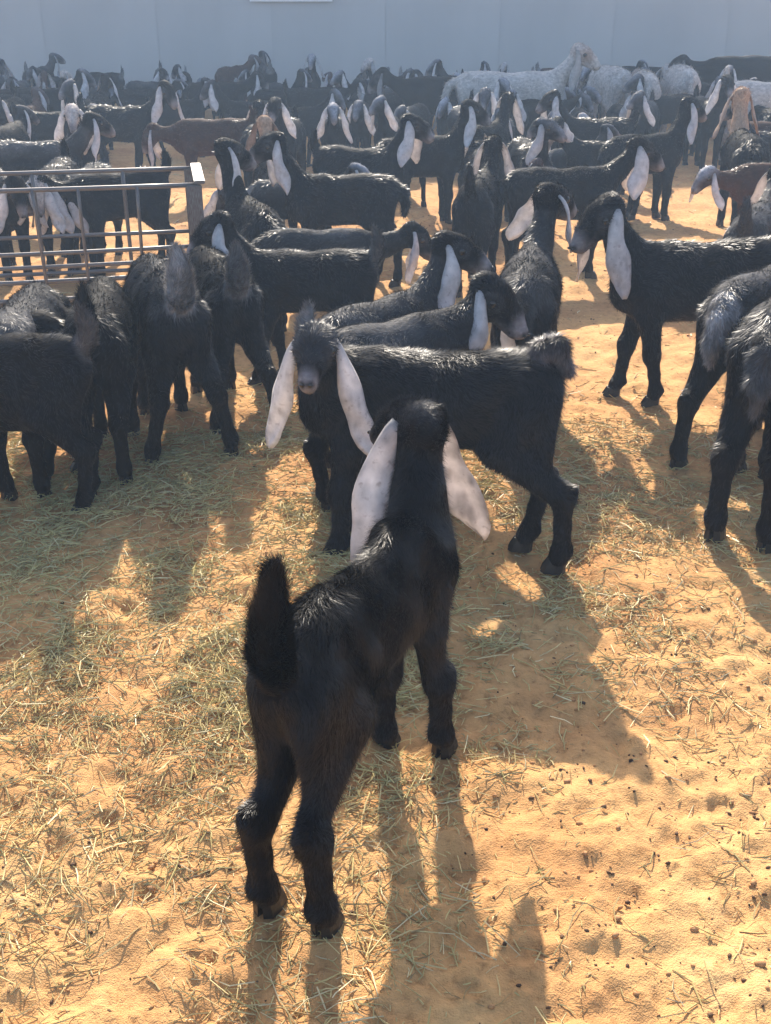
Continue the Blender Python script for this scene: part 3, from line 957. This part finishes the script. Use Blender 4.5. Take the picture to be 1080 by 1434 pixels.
goat('large black goat cropped by the frame, seen from behind with shaggy grizzled rump',
     ground=((1028, 775), (1118, 660)), head=58, s=1.14, deep=.04, np_=40, hp=-20, vox=.008, fur=30000, tail='down', tailc=(.06, .06, .065), coat='grey_rimlight', legs=[(0, 0, 0), (0, 0, 0), (-.02, .01, 0), (-.02, 0, 0)])
goat('black goat with a white tail and ribbed grey flank behind the shaggy-rumped goat',
     ground=((985, 665), (1090, 600)), head=48, s=1.02, deep=.03, np_=45, hp=-20, vox=.009, fur=22000, tail='down', tailc=(.5, .48, .48), coat='grey', legs=[(0, 0, 0), (0, 0, 0), (-.05, .02, 0), (.03, -.01, 0)])
# ---- middle of the herd
goat('black kid with low back standing between two sideways black kids, head hidden',
     ref=(445, 318, .41), head=4, s=.82, np_=10, hp=-40, vox=.012, fur=8000, tail='down', coat='grey_rimlight')
goat('black kid standing sideways behind the low-backed kid, upright neck, pale brown neck patch',
     ref=(480, 245, .46), head=180, s=.92, np_=58, hy=20, hp=-20, vox=.012, fur=9000, tail='down', legs='walk')
goat('black kid by the feeder end post, head turned aside with a bluish white ear',
     ref=(352, 282, .45), head=112, s=.92, np_=62, ny=10, nl=.25, hy=-85, hp=-22, vox=.012, fur=7000, tail='down', earL=.2, flare=(.06, .04))
goat('black kid in profile with a very broad white ear, back level and neck stretched out',
     ref=(785, 240, .46), head=8, s=.93, np_=38, nl=.23, hy=-12, hp=-28, vox=.012, fur=10000, tail='down', earL=.24, earw=1.35, eart=0)
goat('black kid seen from behind with dark tail, between two sideways black kids',
     ref=(672, 248, .46), head=76, s=.92, np_=40, hy=15, hp=-20, vox=.012, fur=8000, tail='up')
goat('black kid with raised head and single narrow hanging white ear over sunlit straw',
     ref=(590, 194, .45), head=16, s=.9, np_=62, hy=-12, hp=-25, vox=.013, fur=5000, tail='down', eart=5)
goat('round-rumped small black kid seen from behind in the middle of the herd',
     ref=(672, 208, .42), head=88, s=.84, np_=20, hp=-30, vox=.014, fur=4000, tail='down', fat=1.1)
goat('black kid with bright rim along its short back, behind the round-rumped kid',
     ref=(680, 176, .44), head=60, s=.9, np_=50, hy=40, hp=-20, vox=.014, fur=4000)
goat('black kid facing aside with a white ear and a pale stripe down its neck',
     ref=(838, 160, .45), head=180, s=.9, np_=55, hy=25, hp=-25, vox=.014, fur=4000, eart=10)
goat('small black kid with face turned front and short pale ears among black flanks',
     ref=(852, 192, .42), head=188, s=.84, np_=45, hy=60, hp=-25, vox=.014, fur=4000, earL=.18)
goat('black kid standing by the sunlit sand patch, neck raised, one narrow white ear',
     ref=(905, 182, .46), head=22, s=.92, np_=65, hy=-8, hp=-25, vox=.013, fur=5000, eart=0, tail='down')
goat('black kid facing front with thin legs at the edge of the sunlit sand patch',
     ref=(992, 140, .45), head=276, s=.92, np_=60, hp=-25, vox=.014, fur=3000)
goat('black goat with tan head and ears seen from behind on the sunlit sand',
     ref=(1048, 182, .5), head=84, s=1.0, np_=60, hp=-25, vox=.013, fur=6000, coat='tan', earc=(.5, .36, .27), tail='down', eart=-10)
goat('kid with greyish muzzle and a raised dark tail behind the broad-eared goat',
     ref=(1062, 292, .44), head=62, s=.9, np_=35, hp=-20, vox=.012, fur=8000, coat='grey', tail='up', tailc=(.05, .05, .055))
goat('kid with brownish lowered head behind the feeder end, back in shade',
     ref=(298, 172, .45), head=182, s=.9, np_=-2, nl=.2, hp=-55, vox=.014, fur=3000, coat='brown')
goat('kid with tan neck lit from behind, near the feeder end post',
     ref=(385, 222, .43), head=105, s=.86, np_=58, hp=-20, hy=-20, vox=.013, fur=4000, coat='tan', earc=(.35, .27, .22))
goat('black kid with big bluish white ear, between the tan-necked kid and the herd centre',
     ref=(500, 214, .44), head=338, s=.9, np_=58, hy=10, hp=-25, vox=.013, fur=5000, earw=1.15, eart=10)
# ---- behind the feeder
goat('black kid with white face looking out between the feeder bars',
     ref=(78, 232, .45), head=274, s=.92, np_=8, nl=.2, hp=-48, vox=.012, fur=5000, coat='paleface', eart=50)
goat('black kid with pale cheek beside the white-faced kid behind the feeder',
     ref=(165, 240, .45), head=215, s=.9, np_=10, nl=.2, hy=15, hp=-45, vox=.012, fur=5000)
goat('black kid with thin white ear at the cropped end of the feeder',
     ref=(-5, 240, .45), head=300, s=.9, np_=15, nl=.2, hp=-45, vox=.012, fur=4000)
goat('black kid with dark face eating beside the white-faced kid behind the feeder',
     ref=(122, 234, .44), head=262, s=.86, np_=0, nl=.2, hp=-45, vox=.012, fur=4000, coat='grey_rimlight', eart=40)
goat('grizzled grey kid with bright back beyond the feeder top rail',
     ref=(45, 200, .44), head=8, s=.9, np_=45, hy=20, hp=-25, vox=.014, fur=4000, coat='grey', tail='up', tailc=(.3, .3, .3))
goat('pale-faced kid with two hanging white ears beyond the feeder top rail',
     ref=(108, 182, .44), head=282, s=.9, np_=55, hp=-30, vox=.014, fur=3000, coat='paleface', eart=50)
goat('black kid with two long white ears beside a bare patch of shaded sand',
     ref=(165, 152, .46), head=352, s=.95, np_=48, hy=-35, hp=-40, vox=.014, fur=3000, legs='walk', eart=40)
goat('dark rump of a kid with pale rim, by the bare shaded sand patch',
     ref=(358, 176, .44), head=92, s=.88, np_=30, hp=-25, vox=.014, fur=3000, tail='down')
goat('black kid facing front with one narrow white ear, by the bare shaded sand',
     ref=(402, 172, .44), head=262, s=.88, np_=55, hp=-25, vox=.014, fur=3000)
# ---- adult goats at the back
for (px, py, hd, lab) in ((858, 84, 104, 'white adult goat seen from behind, turned towards a second white goat'),
                          (905, 90, 84, 'white adult goat seen from behind with grey hind legs'),
                          (957, 84, 90, 'broadest round white rump of an adult goat beside the dark goats')):
    goat(lab, ref=(px, py, .62), head=hd, s=1.15, np_=2, hp=-35, vox=.016, fur=5000, coat='white', earc=(.5, .46, .44), fat=1.15, tail='down', name='adult_goat')
goat('cream and tan adult goat standing sideways with raised tail near the wall',
     ref=(1075, 104, .6), head=0, s=1.12, np_=40, hp=-25, vox=.016, fur=5000, coat='white', earc=(.5, .42, .38), tail='up', name='adult_goat')
goat('long white adult goat standing sideways behind black kids, head raised',
     ref=(715, 84, .66), head=4, s=1.22, np_=45, hp=-25, hy=-25, vox=.016, fur=5000, coat='white', earc=(.5, .47, .45), lx=1.35, tail='down', name='adult_goat')
goat('big dark adult goat beside the long white goat',
     ref=(618, 104, .55), head=182, s=1.08, np_=20, hp=-40, vox=.018, earc=(.3, .28, .28), tail='down', name='adult_goat', fat=1.1)
goat('big dark adult goat behind the cream and tan goat, close to the wall',
     ref=(1040, 78, .62), head=186, s=1.22, np_=8, hp=-30, vox=.018, earc=(.2, .2, .2), tail='down', name='adult_goat', fat=1.1)
# ---- the crowded rows near the wall
ROW = [(62, 150, 4), (5, 168, 80), (112, 138, 268), (245, 128, 2), (135, 128, 95), (352, 132, 176), (410, 138, 356), (300, 112, 20), (470, 158, 258), (505, 140, 272), (545, 158, 262),
       (580, 140, 250), (575, 172, 285), (630, 132, 262), (655, 148, 286), (690, 128, 275), (728, 132, 250), (705, 158, 262), (760, 130, 350), (775, 152, 240),
       (815, 128, 262), (872, 132, 280), (905, 138, 250), (940, 128, 205), (745, 108, 268), (660, 112, 180), (1010, 108, 265), (975, 112, 285), (440, 118, 10), (520, 115, 190),
       (195, 112, 10), (20, 128, 170), (385, 112, 10), (1075, 142, 95), (835, 108, 250), (60, 122, 10)]
rr = random.Random(4)
for (px, py, hd) in ROW:
    side = 'side-on to' if abs(math.cos(R(hd))) > .7 else ('facing' if math.sin(R(hd)) > 0 else 'facing away from')
    zone = 'beyond the feeder' if px < 280 else ('among the white adult goats' if px > 790 else ('near the long white goat' if px > 600 else 'behind the bare shaded sand'))
    tl_ = rr.choice(('up', 'down', 'down')); ct_ = rr.choice(('black', 'black', 'grey_rimlight'))
    goat('%s kid with %s tail %s the wall, %s' % ({'black': 'black', 'grey_rimlight': 'rim-light-painted grey-backed'}[ct_], {'up': 'raised', 'down': 'lowered'}[tl_], side, zone), coat=ct_, ref=(px, py, .45), head=hd + rr.uniform(-8, 8), s=.84 + rr.uniform(-.06, .06), np_=rr.uniform(12, 66),
         ny=rr.uniform(-10, 10), hy=rr.uniform(-40, 40), hp=rr.uniform(-40, -15), vox=.017, fur=1500, eart=rr.choice((10, 40, 60)), legs=rr.choice(('stand', 'walk', 'walk2', 'wide')),
         tail=tl_, group='black kids in the crowded rows near the wall', crown=rr.random())

# ---- kids that fill the crowd, wherever no other animal stands and no bare sand shows
def proj(x, y, z):
    dz = z - CAM_H
    dep = y * math.cos(PITCH) - dz * math.sin(PITCH)
    up = y * math.sin(PITCH) + dz * math.cos(PITCH)
    return 540 + F * x / dep, 717 - F * up / dep


def ends(q, k):
    return Vector((q[1] + math.cos(R(q[3])) * k * q[4], q[2] + math.sin(R(q[3])) * k * q[4]))


def seg2(p1, q1, p2, q2):
    return min(((p1 + (q1 - p1) * a) - (p2 + (q2 - p2) * c)).length for a in (0, .25, .5, .75, 1) for c in (0, .25, .5, .75, 1))


BARE = [(280, 480, 185, 245), (845, 1015, 205, 310), (585, 632, 255, 330), (195, 245, 175, 215), (195, 240, 265, 350)]
made = 0
tries = 0
while made < 72 and tries < 9000:
    tries += 1
    d = 4.9 + 6.4 * rr.random() ** 1.2
    px = rr.uniform(-30, 1110)
    x = (px - 540) / F * (d * math.cos(PITCH) + .7 * math.sin(PITCH))
    hd = rr.choice((0, 180, 270, 270, 90, 250, 285)) + rr.uniform(-28, 28)
    ss = rr.uniform(.66, .9)
    q = ('', x, d, hd, ss)
    a, c = ends(q, -.22), ends(q, .30)
    if any(seg2(a, c, ends(B_, -.22), ends(B_, .30)) < .085 * (ss + B_[4]) for B_ in BOXES if math.hypot(B_[1] - x, B_[2] - d) < 1.2): continue
    gx, gy = proj(x, d, 0)
    tx, ty = proj(x, d, .5 * ss)
    hw = 60 * 8 / d * .6
    if any(gx + hw > b0 and gx - hw < b1 and gy > b2 and ty < b3 for (b0, b1, b2, b3) in BARE): continue
    if px < 290 and gy > 240: continue          # feeder
    side = 'side-on to' if abs(math.cos(R(hd))) > .7 else ('facing' if math.sin(R(hd)) > 0 else 'facing away from')
    deep = 'front' if d < 7.2 else 'back'
    zone = 'beyond the feeder' if px < 280 else ('among the white adult goats' if px > 790 else ('near the long white goat' if px > 600 else 'behind the bare shaded sand'))
    if d < 7.2: zone = 'in the thick of the herd'
    ek = rr.uniform(.6, 1.05)
    tl_ = rr.choice(('up', 'up', 'down')); ct_ = rr.choice(('black', 'black', 'grey_rimlight', 'grey_rimlight', 'paleface', 'brown'))
    goat('%s kid with %s tail %s the wall, %s' % ({'black': 'black', 'grey_rimlight': 'rim-light-painted grey-backed', 'paleface': 'white-faced', 'brown': 'brown-black'}[ct_], {'up': 'raised', 'down': 'lowered'}[tl_], side, zone), ref=(0, 0), at_=(x, d), head=hd, s=ss, np_=rr.uniform(-15, 66), ny=rr.uniform(-15, 15), hy=rr.uniform(-60, 60),
         hp=rr.uniform(-45, -12), vox=.017 if d > 6.5 else .014, fur=1500 if d > 6.5 else 4000, eart=rr.choice((0, 30, 60)), legs=rr.choice(('stand', 'walk', 'walk2', 'wide')), tail=tl_,
         tailc=rr.choice((None, (.2, .2, .2), (.35, .34, .34))), coat=ct_, group='black kids in the crowded rows near the wall', crown=rr.random(),
         earc=tuple(v * ek for v in (.72, .68, .68)), earL=rr.uniform(.19, .25))
    made += 1

# ------------------------------------------------------------------ dusty air, also standing in for veiling lens glare
hz, t, b = new_mat('dust_glare_veil')
t.nodes.remove(b)
pv = t.nodes.new('ShaderNodeVolumePrincipled')
pv.inputs['Color'].default_value = (0.52, 0.72, 1.0, 1)
pv.inputs['Density'].default_value = 0.0085
pv.inputs['Anisotropy'].default_value = 0.35
t.links.new(pv.outputs[0], t.nodes['Material Output'].inputs['Volume'])
o = link('haze', box_mesh('haze', 200, 200, 6.0), mat=hz, loc=(0, 10, 1.9))
tag(o, 'thin bluish haze over the pen, dust with lens glare put in', 'haze', kind='stuff')
